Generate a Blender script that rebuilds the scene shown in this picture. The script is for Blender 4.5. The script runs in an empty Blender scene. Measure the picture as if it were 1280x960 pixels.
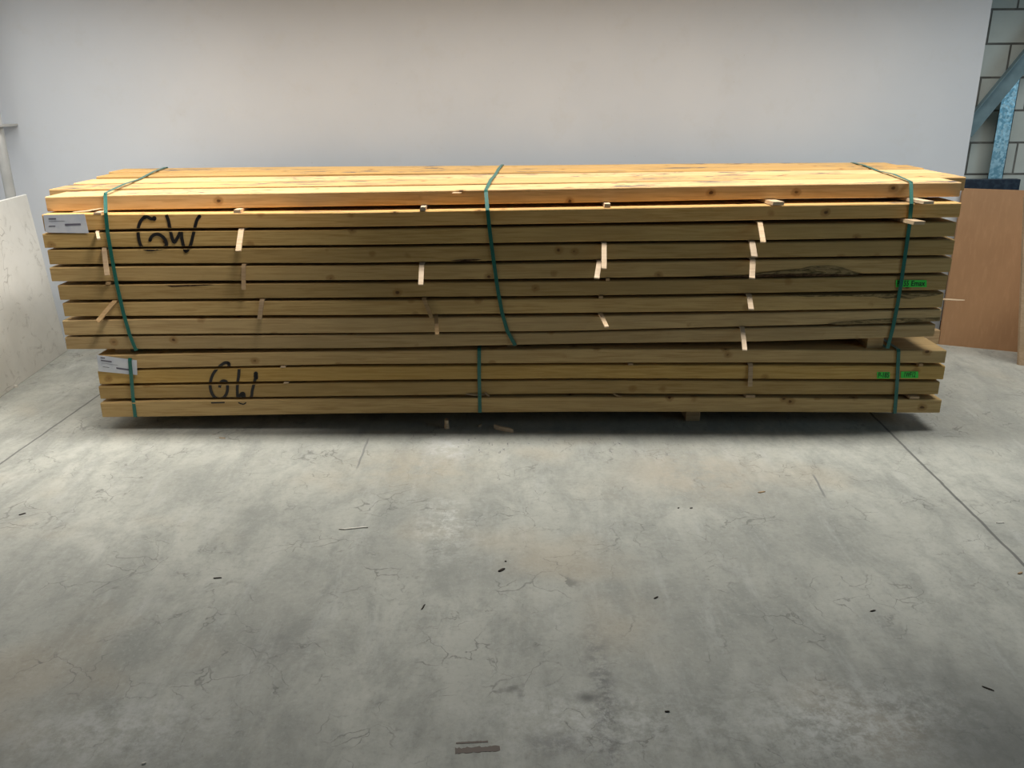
import bpy, bmesh, math, random
from mathutils import Vector, Matrix
random.seed(7)
C = bpy.context.scene.collection
R = math.radians

# ------------------------------------------------------------------ camera, world, light
F_PX, PITCH, ROLL, H = 1070.0, R(19.05), R(0.35), 1.60
cam = bpy.data.cameras.new('camera'); camo = bpy.data.objects.new('camera', cam); C.objects.link(camo)
cam.sensor_width = 36.0; cam.lens = F_PX / 1280 * 36.0
camo.matrix_world = Matrix.Translation((0, 0, H)) @ Matrix.Rotation(R(90) - PITCH, 4, 'X') @ Matrix.Rotation(ROLL * -1, 4, 'Z')
bpy.context.scene.camera = camo
ROT = camo.matrix_world.to_3x3()
CAM = Vector((0, 0, H))

w = bpy.data.worlds.new('world'); bpy.context.scene.world = w; w.use_nodes = True
w.node_tree.nodes['Background'].inputs[0].default_value = (0.62, 0.72, 0.80, 1)
w.node_tree.nodes['Background'].inputs[1].default_value = 0.02
vs = bpy.context.scene.view_settings
vs.view_transform = 'Standard'; vs.look = 'None'; vs.gamma = 1; vs.use_curve_mapping = False
vs.exposure = 0.0

def area(name, loc, target, sx, sy, power, color, spread=180):
    l = bpy.data.lights.new(name, 'AREA'); l.shape = 'RECTANGLE'; l.size = sx; l.size_y = sy
    l.energy = power; l.color = color; l.spread = R(spread)
    o = bpy.data.objects.new(name, l); C.objects.link(o); o.location = loc
    o.rotation_euler = (Vector(target) - Vector(loc)).to_track_quat('-Z', 'Y').to_euler()
    return o
# strip of ceiling lamps running along the stack, and weak daylight from the open side at the right
area('ceiling_strip', (0.2, 4.22, 3.15), (0.2, 4.2, 0), 7.3, 0.30, 117, (1.0, 0.985, 0.93), 115)
area('daylight_opening', (5.6, 0.6, 2.3), (2.2, 4.6, 0.8), 2.6, 2.6, 40, (0.58, 0.84, 1.0))
area('sheet_fill_light', (-0.4, 3.2, 3.2), (-3.1, 4.0, 0.5), 1.0, 0.4, 17, (1.0, 0.95, 0.88), 75)  # added fill aimed at the off-white board to brighten it, no real lamp

# ------------------------------------------------------------------ geometry of the place
D = 3.95            # distance of the stack's front
YAW = -0.014
def ray(px, py):
    return ROT @ Vector(((px - 640) / F_PX, -(py - 480) / F_PX, -1))
def on_front(px, py, back=0.0):          # point on the upright plane parallel to the stack's front
    d = ray(px, py)
    t = (D + back) / (d.y - YAW * d.x)
    return CAM + d * t
def on_floor(px, py, z=0.0):
    d = ray(px, py); return CAM + d * ((z - H) / d.z)
def on_y(px, py, y):
    d = ray(px, py); return CAM + d * (y / d.y)
def fy(x, back=0.0):                      # y of that plane at x
    return D + back + YAW * x

# ------------------------------------------------------------------ materials
def mat(name, col=(0.5, 0.5, 0.5), rough=0.6, metal=0.0, spec=0.5):
    m = bpy.data.materials.new(name); m.use_nodes = True
    b = m.node_tree.nodes['Principled BSDF']
    b.inputs['Base Color'].default_value = (*col, 1); b.inputs['Roughness'].default_value = rough
    b.inputs['Metallic'].default_value = metal; b.inputs['Specular IOR Level'].default_value = spec
    return m
class NT:
    def __init__(s, m): s.m = m; s.t = m.node_tree; s.b = s.t.nodes['Principled BSDF']
    def n(s, ty, **kw):
        x = s.t.nodes.new(ty)
        for k, v in kw.items(): setattr(x, k, v)
        return x
    def l(s, a, b): s.t.links.new(a, b)
    def setin(s, node, i, v):
        if hasattr(v, 'is_output') or isinstance(v, bpy.types.NodeSocket): s.l(v, node.inputs[i])
        else: node.inputs[i].default_value = v
    def math(s, op, a, b=None, c=None, clamp=False):
        x = s.n('ShaderNodeMath', operation=op); x.use_clamp = clamp
        s.setin(x, 0, a)
        if b is not None: s.setin(x, 1, b)
        if c is not None: s.setin(x, 2, c)
        return x.outputs[0]
    def mapping(s, v, scale=(1, 1, 1), loc=(0, 0, 0), rot=(0, 0, 0)):
        x = s.n('ShaderNodeMapping'); s.l(v, x.inputs[0]); x.inputs[1].default_value = loc
        x.inputs[2].default_value = rot; x.inputs[3].default_value = scale; return x.outputs[0]
    def noise(s, v, scale, detail=4, rough=0.55, dist=0.0):
        x = s.n('ShaderNodeTexNoise'); s.l(v, x.inputs['Vector']); x.inputs['Scale'].default_value = scale
        x.inputs['Detail'].default_value = detail; x.inputs['Roughness'].default_value = rough
        x.inputs['Distortion'].default_value = dist; return x.outputs['Fac']
    def ramp(s, f, lo, hi, a=0.0, b=1.0):
        x = s.n('ShaderNodeMapRange'); x.clamp = True; x.interpolation_type = 'SMOOTHSTEP'
        s.setin(x, 0, f); x.inputs[1].default_value = lo; x.inputs[2].default_value = hi
        x.inputs[3].default_value = a; x.inputs[4].default_value = b; return x.outputs[0]
    def mix(s, f, a, b, mode='MIX'):
        x = s.n('ShaderNodeMix', data_type='RGBA', blend_type=mode); s.setin(x, 0, f)
        for i, v in ((6, a), (7, b)):
            if isinstance(v, tuple): x.inputs[i].default_value = (*v, 1)
            else: s.l(v, x.inputs[i])
        return x.outputs[2]
    def base(s, c): s.l(c, s.b.inputs['Base Color'])
    def bump(s, h, st=0.2, dist=0.01):
        x = s.n('ShaderNodeBump'); s.l(h, x.inputs['Height']); x.inputs['Strength'].default_value = st
        x.inputs['Distance'].default_value = dist; s.l(x.outputs[0], s.b.inputs['Normal'])

def wood(name, light, dark, knots=True, smudge=0.0):
    m = mat(name, light, 0.72, 0, 0.25); s = NT(m)
    tc = s.n('ShaderNodeTexCoord').outputs['Object']; oi = s.n('ShaderNodeObjectInfo').outputs['Random']
    off = s.n('ShaderNodeVectorMath', operation='ADD')
    cb = s.n('ShaderNodeCombineXYZ'); 
    for i, k in enumerate((37.0, 91.0, 53.0)): s.l(s.math('MULTIPLY', oi, k), cb.inputs[i])
    s.l(tc, off.inputs[0]); s.l(cb.outputs[0], off.inputs[1]); v = off.outputs[0]
    g = s.noise(s.mapping(v, (1.2, 26, 26)), 4, 5, 0.6, 0.4)
    big = s.noise(s.mapping(v, (1.6, 5, 5)), 1.3, 3)
    fine = s.noise(s.mapping(v, (30, 400, 400)), 1.0, 2)
    col = s.mix(s.ramp(g, 0.38, 0.68), light, dark)
    col = s.mix(s.ramp(big, 0.35, 0.75, 0, 0.75), col, tuple(a * 0.78 for a in light))
    tint = s.n('ShaderNodeHueSaturation'); s.l(col, tint.inputs['Color'])
    s.l(s.ramp(oi, 0, 1, 0.84, 1.10), tint.inputs['Value']); s.l(s.ramp(s.math('FRACT', s.math('MULTIPLY', oi, 7.3)), 0, 1, 0.9, 1.07), tint.inputs['Saturation'])
    col = tint.outputs[0]
    if knots:
        vo = s.n('ShaderNodeTexVoronoi'); vo.inputs['Scale'].default_value = 7.6
        wob = s.noise(v, 40, 2)
        s.l(s.mapping(v, (0.85, 1, 1)), vo.inputs['Vector'])
        d = s.math('ADD', vo.outputs['Distance'], s.math('MULTIPLY', s.math('SUBTRACT', wob, 0.5), 0.10))
        col = s.mix(s.ramp(d, 0.10, 0.19, 0.55, 0.0), col, tuple(a * b for a, b in zip(dark, (0.62, 0.5, 0.42))))
        col = s.mix(s.ramp(d, 0.035, 0.085, 0.85, 0.0), col, (0.068, 0.028, 0.012))
    if smudge:
        sm = s.noise(s.mapping(v, (2.5, 9, 9)), 2.2, 6, 0.7, 0.8)
        where = s.noise(s.mapping(v, (0.9, 2, 2)), 1.4, 1)
        f = s.math('MULTIPLY', s.ramp(sm, 0.50, 0.62, 0, smudge), s.ramp(where, 0.44, 0.56))
        ns = s.n('ShaderNodeSeparateXYZ'); s.l(s.n('ShaderNodeTexCoord').outputs['Normal'], ns.inputs[0])
        f = s.math('MULTIPLY', f, s.ramp(ns.outputs[2], 0.6, 0.9))
        col = s.mix(f, col, (0.09, 0.085, 0.09))
    s.base(col); s.bump(s.math('ADD', g, s.math('MULTIPLY', fine, 0.4)), 0.25, 0.002)
    return m
M_WOOD = wood('sawn_pine', (0.55, 0.365, 0.145), (0.41, 0.25, 0.085))
M_TOP = wood('sawn_pine_scuffed_lit', (0.74, 0.46, 0.18), (0.58, 0.32, 0.10), True, 0.95)  # scuffed pine copy, lightened so lamplight on the upper layers sits in its colour
M_LATH = wood('pine_lath', (0.72, 0.54, 0.36), (0.58, 0.40, 0.24), False)
M_LATH_D = wood('brown_shaded_lath', (0.46, 0.31, 0.17), (0.34, 0.21, 0.10), False)  # darker copy with shade put into the lath colour; also for brown splinters
M_BEAR = wood('bearer_pine', (0.55, 0.38, 0.20), (0.40, 0.25, 0.11), False)
M_INK = mat('black_marker', (0.008, 0.006, 0.006), 0.5)
M_BARK = mat('bark', (0.06, 0.032, 0.018), 0.95, 0, 0.1)
s = NT(M_BARK); tc = s.n('ShaderNodeTexCoord').outputs['Object']
bn = s.noise(s.mapping(tc, (3, 10, 10)), 9, 6, 0.7, 1.0)
s.base(s.mix(s.ramp(bn, 0.35, 0.7), (0.035, 0.018, 0.010), (0.17, 0.10, 0.05))); s.bump(bn, 0.8, 0.006)
M_WANE = mat('wane_edge', (0.3, 0.2, 0.1), 0.9, 0, 0.15)
s = NT(M_WANE); tc = s.n('ShaderNodeTexCoord').outputs['Object']
bn = s.noise(s.mapping(tc, (2, 10, 10)), 8, 6, 0.7, 1.0)
s.base(s.mix(s.ramp(bn, 0.36, 0.64), (0.09, 0.068, 0.03), (0.36, 0.25, 0.12))); s.bump(bn, 0.7, 0.005)
M_STRAP = mat('green_strap', (0.010, 0.125, 0.095), 0.32, 0, 0.6)
s = NT(M_STRAP); tc = s.n('ShaderNodeTexCoord').outputs['Object']
sn = s.noise(tc, 220, 2); s.base(s.mix(s.ramp(sn, 0.3, 0.7), (0.008, 0.105, 0.08), (0.014, 0.15, 0.115)))
M_PAPER = mat('label_paper', (0.72, 0.74, 0.80), 0.7)
s = NT(M_PAPER); tc = s.n('ShaderNodeTexCoord').outputs['Object']
s.base(s.mix(s.ramp(s.noise(tc, 12, 3), 0.3, 0.7), (0.52, 0.545, 0.62), (0.66, 0.665, 0.70)))
M_PRINT = mat('grey_print', (0.14, 0.13, 0.17), 0.7)
M_STICK = mat('sticker_green', (0.035, 0.62, 0.05), 0.5)
M_TEXT = mat('black_print', (0.006, 0.02, 0.008), 0.6)
M_GALV = mat('galvanised_steel', (0.33, 0.50, 0.58), 0.42, 0.75)
s = NT(M_GALV); tc = s.n('ShaderNodeTexCoord').outputs['Object']
vo = s.n('ShaderNodeTexVoronoi'); vo.inputs['Scale'].default_value = 70; s.l(tc, vo.inputs['Vector'])
s.base(s.mix(s.ramp(vo.outputs['Color'], 0.1, 0.9), (0.20, 0.40, 0.50), (0.48, 0.70, 0.78)))
s.l(s.ramp(s.noise(tc, 60, 3), 0.3, 0.7, 0.3, 0.6), s.b.inputs['Roughness'])
M_GREYST = mat('painted_grey_steel', (0.16, 0.24, 0.27), 0.55, 0.2)
s = NT(M_GREYST); tc = s.n('ShaderNodeTexCoord').outputs['Object']
s.base(s.mix(s.ramp(s.noise(tc, 9, 4), 0.3, 0.7), (0.14, 0.21, 0.235), (0.20, 0.29, 0.32)))
M_NAVY = mat('dark_blue_steel', (0.012, 0.025, 0.045), 0.55, 0.2)
s = NT(M_NAVY); tc = s.n('ShaderNodeTexCoord').outputs['Object']
s.base(s.mix(s.ramp(s.noise(tc, 30, 4), 0.4, 0.7), (0.010, 0.02, 0.038), (0.03, 0.05, 0.075)))
M_PIPE = mat('grey_pvc', (0.46, 0.46, 0.44), 0.5)
s = NT(M_PIPE); tc = s.n('ShaderNodeTexCoord').outputs['Object']
s.base(s.mix(s.ramp(s.noise(tc, 6, 4), 0.3, 0.7), (0.40, 0.40, 0.385), (0.50, 0.50, 0.48)))
M_BROWN = mat('hardboard', (0.40, 0.22, 0.11), 0.62)
s = NT(M_BROWN); tc = s.n('ShaderNodeTexCoord').outputs['Object']
a = s.noise(s.mapping(tc, (1, 1, 0.5)), 2.2, 4, 0.6); b_ = s.noise(s.mapping(tc, (9, 9, 1.2)), 6, 3)
c_ = s.mix(s.ramp(a, 0.3, 0.7), (0.42, 0.235, 0.115), (0.34, 0.185, 0.088))
c_ = s.mix(s.ramp(b_, 0.45, 0.8, 0, 0.35), c_, (0.50, 0.29, 0.15)); s.base(c_)
M_PALE = wood('pale_chipboard', (0.62, 0.45, 0.30), (0.52, 0.36, 0.22), False)
M_CHIP = mat('dark_debris', (0.035, 0.026, 0.02), 0.9)
M_CHIPL = mat('pale_debris', (0.75, 0.70, 0.62), 0.8)

# ------------------------------------------------------------------ mesh helpers
def link(name, bm, m, parent=None, origin=None, smooth=False):
    me = bpy.data.meshes.new(name)
    if origin is not None: bmesh.ops.translate(bm, vec=-Vector(origin), verts=bm.verts)
    bmesh.ops.recalc_face_normals(bm, faces=bm.faces)
    if smooth:
        for f in bm.faces: f.smooth = True
    bm.to_mesh(me); bm.free(); me.materials.append(m)
    o = bpy.data.objects.new(name, me); C.objects.link(o)
    if origin is not None: o.location = origin
    if parent is not None:
        o.parent = parent
        o.matrix_parent_inverse = Matrix.Translation(-parent.location)
    return o
def tag(o, label, cat, group=None):
    o['label'] = label; o['category'] = cat
    if group: o['group'] = group
    return o
def struct(o): o['kind'] = 'structure'; return o
def box(bm, x0, x1, y0, y1, z0, z1):
    v = [bm.verts.new((x, y, z)) for x in (x0, x1) for y in (y0, y1) for z in (z0, z1)]
    for f in ((0, 1, 3, 2), (4, 6, 7, 5), (0, 4, 5, 1), (2, 3, 7, 6), (0, 2, 6, 4), (1, 5, 7, 3)):
        bm.faces.new([v[i] for i in f])
def loft(bm, rings, cap=True):
    vr = [[bm.verts.new(p) for p in r] for r in rings]
    n = len(vr[0])
    for a, b in zip(vr, vr[1:]):
        for i in range(n): bm.faces.new((a[i], a[(i + 1) % n], b[(i + 1) % n], b[i]))
    if cap: bm.faces.new(vr[0]); bm.faces.new(list(reversed(vr[-1])))
def prism(bm, pts, depth):               # outline of 3D points pushed along the vector depth
    loft(bm, [pts, [Vector(p) + depth for p in pts]])
def bar(bm, pts, wv, t, up=None):        # flat bar with rectangular section along a path; wv = width, t = thickness
    rings = []
    for i, p in enumerate(pts):
        p = Vector(p)
        tg = (Vector(pts[min(i + 1, len(pts) - 1)]) - Vector(pts[max(i - 1, 0)])).normalized()
        side = Vector((1, 0, 0)) - tg * tg.x
        if side.length < 0.2: side = Vector((0, 1, 0)) - tg * tg.y
        side.normalize(); nn = tg.cross(side).normalized()
        rings.append([p + side * (wv / 2) * a + nn * (t / 2) * b for a, b in ((-1, -1), (1, -1), (1, 1), (-1, 1))])
    loft(bm, rings)

# ------------------------------------------------------------------ the setting
Y_WALL = 5.56; Y_BLOCK = 5.78
XR = (on_y(1240, 0, Y_WALL).x + on_y(1181, 370, Y_WALL).x) / 2
X_LEFT = -3.72
bm = bmesh.new(); box(bm, X_LEFT - 0.2, 7.5, -3.0, Y_BLOCK + 0.3, -0.15, 0.0)
M_FLOOR = mat('concrete_floor', (0.4, 0.4, 0.37), 0.55, 0, 0.4); s = NT(M_FLOOR)
P = s.n('ShaderNodeNewGeometry').outputs['Position']
PS = s.mapping(P, (1.25, 0.62, 1), rot=(0, 0, -0.12)); n1 = s.noise(P, 0.9, 5, 0.6, 0.6); n2 = s.noise(PS, 4.2, 9, 0.72, 0.35); n3 = s.noise(P, 20, 8, 0.75, 0.3)
st = s.noise(s.mapping(P, (5, 0.9, 1), rot=(0, 0, 0.15)), 2.6, 8, 0.72, 0.25)
c_ = s.mix(s.ramp(n1, 0.32, 0.68), (0.325, 0.325, 0.29), (0.48, 0.475, 0.42))
c_ = s.mix(s.ramp(n2, 0.38, 0.66, 0, 0.75), c_, (0.26, 0.265, 0.24))
c_ = s.mix(s.ramp(st, 0.5, 0.75, 0, 0.5), c_, (0.50, 0.50, 0.47))
c_ = s.mix(s.ramp(n3, 0.48, 0.70, 0, 0.32), c_, (0.22, 0.22, 0.20))
warm = s.noise(s.mapping(P, (1, 1, 1), loc=(7, 3, 0)), 1.3, 3)
c_ = s.mix(s.ramp(warm, 0.54, 0.72, 0, 0.45), c_, (0.46, 0.39, 0.29))
n4 = s.noise(P, 55, 5, 0.7)
c_ = s.mix(s.ramp(n4, 0.52, 0.72, 0, 0.35), c_, (0.20, 0.195, 0.175))
c_ = s.mix(s.ramp(n4, 0.46, 0.30, 0, 0.3), c_, (0.52, 0.52, 0.48))
# faint crazing and tyre scuffs in front of the stack
sep = s.n('ShaderNodeSeparateXYZ'); s.l(P, sep.inputs[0]); PX, PY = sep.outputs[0], sep.outputs[1]
vo = s.n('ShaderNodeTexVoronoi', feature='DISTANCE_TO_EDGE'); vo.inputs['Scale'].default_value = 8
wv = s.n('ShaderNodeTexNoise'); wv.inputs['Scale'].default_value = 5; wv.inputs['Detail'].default_value = 5; s.l(P, wv.inputs['Vector'])
wmx = s.n('ShaderNodeVectorMath', operation='MULTIPLY_ADD'); s.l(wv.outputs['Color'], wmx.inputs[0]); wmx.inputs[1].default_value = (0.35, 0.35, 0); s.l(P, wmx.inputs[2])
s.l(wmx.outputs[0], vo.inputs['Vector'])
craze = s.math('MULTIPLY', s.ramp(vo.outputs['Distance'], 0.0, 0.028, 1, 0), s.ramp(s.noise(P, 3.1, 5, 0.7), 0.48, 0.62))
c_ = s.mix(s.math('MULTIPLY', craze, 0.7), c_, (0.14, 0.14, 0.125))
def gauss(cx, cy, rx, ry):
    dx = s.math('DIVIDE', s.math('SUBTRACT', PX, cx), rx); dy = s.math('DIVIDE', s.math('SUBTRACT', PY, cy), ry)
    r2 = s.math('ADD', s.math('MULTIPLY', dx, dx), s.math('MULTIPLY', dy, dy))
    return s.math('EXPONENT', s.math('MULTIPLY', r2, -1.0))
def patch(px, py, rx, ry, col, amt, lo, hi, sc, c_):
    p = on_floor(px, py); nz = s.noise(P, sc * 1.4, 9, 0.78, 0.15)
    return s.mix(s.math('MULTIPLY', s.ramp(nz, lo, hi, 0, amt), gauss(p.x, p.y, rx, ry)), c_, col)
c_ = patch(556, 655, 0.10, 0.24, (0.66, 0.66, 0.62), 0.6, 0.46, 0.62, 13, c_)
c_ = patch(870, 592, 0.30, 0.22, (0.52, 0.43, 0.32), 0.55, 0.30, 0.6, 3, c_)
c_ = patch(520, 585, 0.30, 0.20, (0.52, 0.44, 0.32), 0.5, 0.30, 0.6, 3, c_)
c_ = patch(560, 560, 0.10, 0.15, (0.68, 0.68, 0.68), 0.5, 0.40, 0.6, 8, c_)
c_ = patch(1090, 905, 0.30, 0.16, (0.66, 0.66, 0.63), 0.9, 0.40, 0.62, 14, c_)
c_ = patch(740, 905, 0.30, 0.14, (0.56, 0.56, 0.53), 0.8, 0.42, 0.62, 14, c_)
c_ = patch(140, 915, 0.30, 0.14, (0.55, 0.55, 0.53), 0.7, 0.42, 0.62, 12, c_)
c_ = patch(1240, 930, 0.30, 0.30, (0.13, 0.135, 0.125), 0.75, 0.25, 0.5, 2, c_)
c_ = patch(755, 880, 0.035, 0.35, (0.12, 0.12, 0.12), 0.8, 0.42, 0.62, 12, c_)
c_ = patch(350, 810, 0.10, 0.10, (0.17, 0.17, 0.16), 0.5, 0.3, 0.6, 12, c_)
c_ = patch(735, 872, 0.035, 0.02, (0.12, 0.12, 0.11), 0.9, 0.2, 0.5, 12, c_)
c_ = patch(695, 930, 0.09, 0.05, (0.15, 0.15, 0.15), 0.6, 0.3, 0.6, 20, c_)
# dark streaks just in front of the stack
dr = s.noise(s.mapping(P, (60, 14, 1)), 1.0, 3, 0.6)
for px, rx in ((645, 0.16), (590, 0.12), (770, 0.22), (830, 0.12)):
    p = on_floor(px, 560)
    c_ = s.mix(s.math('MULTIPLY', s.ramp(dr, 0.62, 0.70, 0, 0.85), gauss(p.x, p.y + 0.02, rx, 0.12)), c_, (0.09, 0.09, 0.11))
# sawn floor joints
def joint(a, b, wd, c_, col=(0.10, 0.10, 0.095), ext=True):
    A = on_floor(*a); B = on_floor(*b); d = (B - A).normalized(); nx, ny = -d.y, d.x
    wob = s.math('MULTIPLY', s.math('SUBTRACT', s.noise(P, 8, 2), 0.5), 0.012)
    dist = s.math('ABSOLUTE', s.math('ADD', wob, s.math('SUBTRACT', s.math('ADD', s.math('MULTIPLY', PX, nx), s.math('MULTIPLY', PY, ny)), A.x * nx + A.y * ny)))
    f = s.ramp(dist, wd * 0.5, wd, 0.85, 0)
    if not ext:
        al = s.math('SUBTRACT', s.math('ADD', s.math('MULTIPLY', PX, d.x), s.math('MULTIPLY', PY, d.y)), A.x * d.x + A.y * d.y)
        L = (B - A).length
        f = s.math('MULTIPLY', f, s.math('MULTIPLY', s.ramp(al, 0, L * 0.2), s.ramp(al, L * 0.8, L, 1, 0)))
    return s.mix(f, c_, col)
c_ = joint((0, 580), (122, 495), 0.007, c_)
c_ = joint((1100, 528), (1280, 706), 0.008, c_)
c_ = joint((462, 545), (444, 590), 0.006, c_, (0.2, 0.2, 0.19), False)
c_ = joint((1014, 590), (1034, 625), 0.006, c_, (0.2, 0.2, 0.19), False)
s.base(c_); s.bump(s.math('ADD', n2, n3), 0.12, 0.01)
s.l(s.ramp(n2, 0.3, 0.7, 0.48, 0.7), s.b.inputs['Roughness'])
floor = struct(link('floor', bm, M_FLOOR))

M_WALL = mat('white_wall_paint', (0.7, 0.7, 0.69), 0.7, 0, 0.3); s = NT(M_WALL)
P = s.n('ShaderNodeNewGeometry').outputs['Position']
a = s.noise(P, 0.8, 4); b_ = s.noise(P, 5, 7, 0.7); sp = s.noise(P, 34, 3, 0.6)
c_ = s.mix(s.ramp(a, 0.3, 0.7), (0.635, 0.665, 0.71), (0.69, 0.715, 0.755))
c_ = s.mix(s.ramp(b_, 0.52, 0.75, 0, 0.25), c_, (0.58, 0.57, 0.54))
c_ = s.mix(s.ramp(sp, 0.70, 0.75, 0, 0.35), c_, (0.42, 0.42, 0.41))
s.base(c_); s.bump(s.noise(P, 60, 3), 0.05, 0.002)
bm = bmesh.new(); box(bm, X_LEFT - 0.1, XR, Y_WALL, Y_WALL + 0.06, 0, 4.2)
struct(link('wall_back', bm, M_WALL))
bm = bmesh.new(); box(bm, X_LEFT - 0.2, X_LEFT, 0.5, Y_WALL + 0.12, 0, 4.2)
struct(link('wall_left', bm, M_WALL))

M_BLOCK = mat('sand_lime_blocks', (0.4, 0.42, 0.4), 0.85, 0, 0.2); s = NT(M_BLOCK)
P = s.n('ShaderNodeNewGeometry').outputs['Position']
JZ = on_y(1250, 97, Y_BLOCK).z; JX = on_y(1237, 32, Y_BLOCK).x
BH, BL = 0.2, 0.31
rot = s.mapping(P, (1, 1, 1), (-JX + 31 * BL, -JZ + 40 * BH, 0))
sx = s.n('ShaderNodeSeparateXYZ'); s.l(P, sx.inputs[0]); cx = s.n('ShaderNodeCombineXYZ')
s.l(s.math('ADD', sx.outputs[0], -JX + 31 * BL), cx.inputs[0]); s.l(s.math('ADD', sx.outputs[2], -JZ + 40 * BH), cx.inputs[1])
br = s.n('ShaderNodeTexBrick'); s.l(cx.outputs[0], br.inputs['Vector'])
br.inputs['Scale'].default_value = 1; br.inputs['Brick Width'].default_value = BL; br.inputs['Row Height'].default_value = BH
br.inputs['Mortar Size'].default_value = 0.007; br.inputs['Mortar Smooth'].default_value = 0.2
br.inputs['Color1'].default_value = (0.62, 0.66, 0.62, 1); br.inputs['Color2'].default_value = (0.54, 0.585, 0.55, 1); br.inputs['Mortar'].default_value = (0.13, 0.13, 0.12, 1)
nb = s.noise(P, 7, 5, 0.6)
s.base(s.mix(s.ramp(nb, 0.4, 0.75, 0, 0.4), br.outputs[0], (0.45, 0.46, 0.42)))
inv = s.math('SUBTRACT', 1.0, br.outputs['Fac']); s.bump(inv, 0.7, 0.01)
bm = bmesh.new(); box(bm, XR - 0.6, 7.5, Y_BLOCK, Y_BLOCK + 0.2, 0, 4.2)
struct(link('wall_right', bm, M_BLOCK))

# ------------------------------------------------------------------ timber beams
# each layer: (name position words), samples (px, top, bottom) along its front, left x, right x
XS = (200, 440, 720, 960)
UP = [  # left (x, top, bottom), at 180, 440, 720, 960, right (x, top, bottom)
 ((56, 245.8, 264.8), (242.7, 262.2), (239.5, 258), (235, 253.8), (230.6, 249), (1202, 227.6, 246.2)),
 ((52, 268.2, 290), (267.2, 286.1), (265, 283.8), (260.5, 279.5), (256.4, 275.2), (1202, 253.4, 272)),
 ((53, 292.2, 310.3), (289.2, 308.8), (287, 306.3), (282.5, 302.5), (279.8, 300.2), (1195.5, 277.5, 295.8)),
 ((59, 312.5, 331), (311.2, 329.7), (309.3, 328.8), (305.5, 325), (302.8, 322), (1194, 299.3, 319)),
 ((62, 334.2, 352), (333.0, 351.5), (331.8, 350.5), (328, 348), (325.0, 344.8), (1190, 322, 340.5)),
 ((72, 356.6, 375.4), (355.4, 374.4), (353.8, 372.2), (351.2, 369.7), (348, 366.4), (1185, 343.8, 362.8)),
 ((78, 379, 395.9), (377.2, 395.2), (375.5, 393.9), (373, 391.5), (369.8, 388.6), (1180, 365.8, 384.6)),
 ((78, 400.5, 419.3), (398.8, 418.0), (397.4, 416.6), (394.8, 413.6), (391.2, 407.7), (1177, 386.6, 401.7)),
 ((81, 421.5, 436.9), (420.2, 436.7), (418.6, 435.5), (415.4, 430), (409.6, 426.9), (1169.4, 405.4, 420.9)),
]
LOW = [
 ((121, 444.3, 462), (442.5, 459.8), (438.8, 455.6), (435.8, 453.8), (436.7, 453.6), (1183.3, 437.9, 454.2)),
 ((122, 464, 480.6), (461.9, 479.2), (458, 475.5), (456.2, 473.4), (456.3, 473.8), (1181.7, 457.5, 474.7)),
 ((123, 483, 499.2), (481.6, 498.3), (478, 495.2), (475.3, 492.4), (475.8, 493.2), (1175, 477.3, 493.4)),
 ((125.5, 503.6, 521.8), (501.0, 521.0), (498.6, 517.3), (496, 515), (497, 515.5), (1177, 499.6, 516.4)),
]
def samples(row, back, first):
    pts = [row[0]] + [(x, *row[i + 1]) for i, x in enumerate((first, 440, 720, 960))] + [row[5]]
    out = []
    for px, t, b in pts:
        pt, pb = on_front(px, t + 0.3, back), on_front(px, b - 0.3, back)
        out.append((pt.x, pt.z, pb.z))
    return out
def interp(prof, x):
    if x <= prof[0][0]: a, b = prof[0], prof[1]
    elif x >= prof[-1][0]: a, b = prof[-2], prof[-1]
    else:
        for a, b in zip(prof, prof[1:]):
            if a[0] <= x <= b[0]: break
    u = (x - a[0]) / (b[0] - a[0])
    u = max(-0.1, min(1.1, u))
    return a[1] + u * (b[1] - a[1]), a[2] + u * (b[2] - a[2])
BW = 0.225
def beam_mesh(prof, x0, x1, back, width, dz=0.0, wob=0.0, notch=None, dzf=None, rk=0.004):
    bm = bmesh.new(); rings = []; N = 40; ph = random.random() * 9
    r = 0.004
    for i in range(N + 1):
        x = x0 + (x1 - x0) * i / N
        zt, zb = interp(prof, x)
        zt += dz + wob * math.sin(x * 2.1 + ph); zb += dz + wob * math.sin(x * 2.1 + ph)
        if dzf: zt += dzf(x); zb += dzf(x)
        yf = fy(x, back) + 0.0015 * math.sin(x * 3 + ph); yb = yf + width
        rt = r; rb = r
        if notch:
            for (nx0, nx1, dep, edge) in notch:
                if nx0 < x < nx1:
                    a = dep * math.sin(math.pi * (x - nx0) / (nx1 - nx0)) ** 0.7
                    if edge == 't': rt = max(rt, a)
                    else: rb = max(rb, a)
        rings.append([(x, yf, zb + rb), (x, yf, zt - rt), (x, yf + rt * .8, zt), (x, yb - rk * 1.5, zt), (x, yb, zt - rk), (x, yb, zb + r), (x, yb - r, zb), (x, yf + rb * .8, zb)])
    loft(bm, [[Vector(p) for p in rr] for rr in rings])
    return bm
up_names = [
 'topmost front beam of the upper bundle, its face glowing warm orange',
 'second front beam from the top, white paper label at left end',
 'third front beam from the top, carrying the lower half of the upper GW',
 'fourth front beam from the top, with a small split above its middle',
 'fifth front beam from the top, dark bark wane along its lower right edge',
 'sixth front beam from the top, green sticker near its right end',
 'seventh front beam from the top, dark bark along its upper right edge',
 'eighth front beam from the top, dark wane along its lower right edge',
 'lowest front beam of the upper bundle, tilted above a widening gap at right',
]
low_names = [
 'top front beam of the lower bundle, white paper label at its left end',
 'second front beam of the lower bundle, with a green sticker at right',
 'third front beam of the lower bundle, crossed by the black GW letters',
 'bottom front beam of the stack, just above the dark gap over the floor',
]
uprof = [samples(r, 0.068 if i == 0 else 0.0, 180) for i, r in enumerate(UP)]
MB = 0.0
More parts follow.
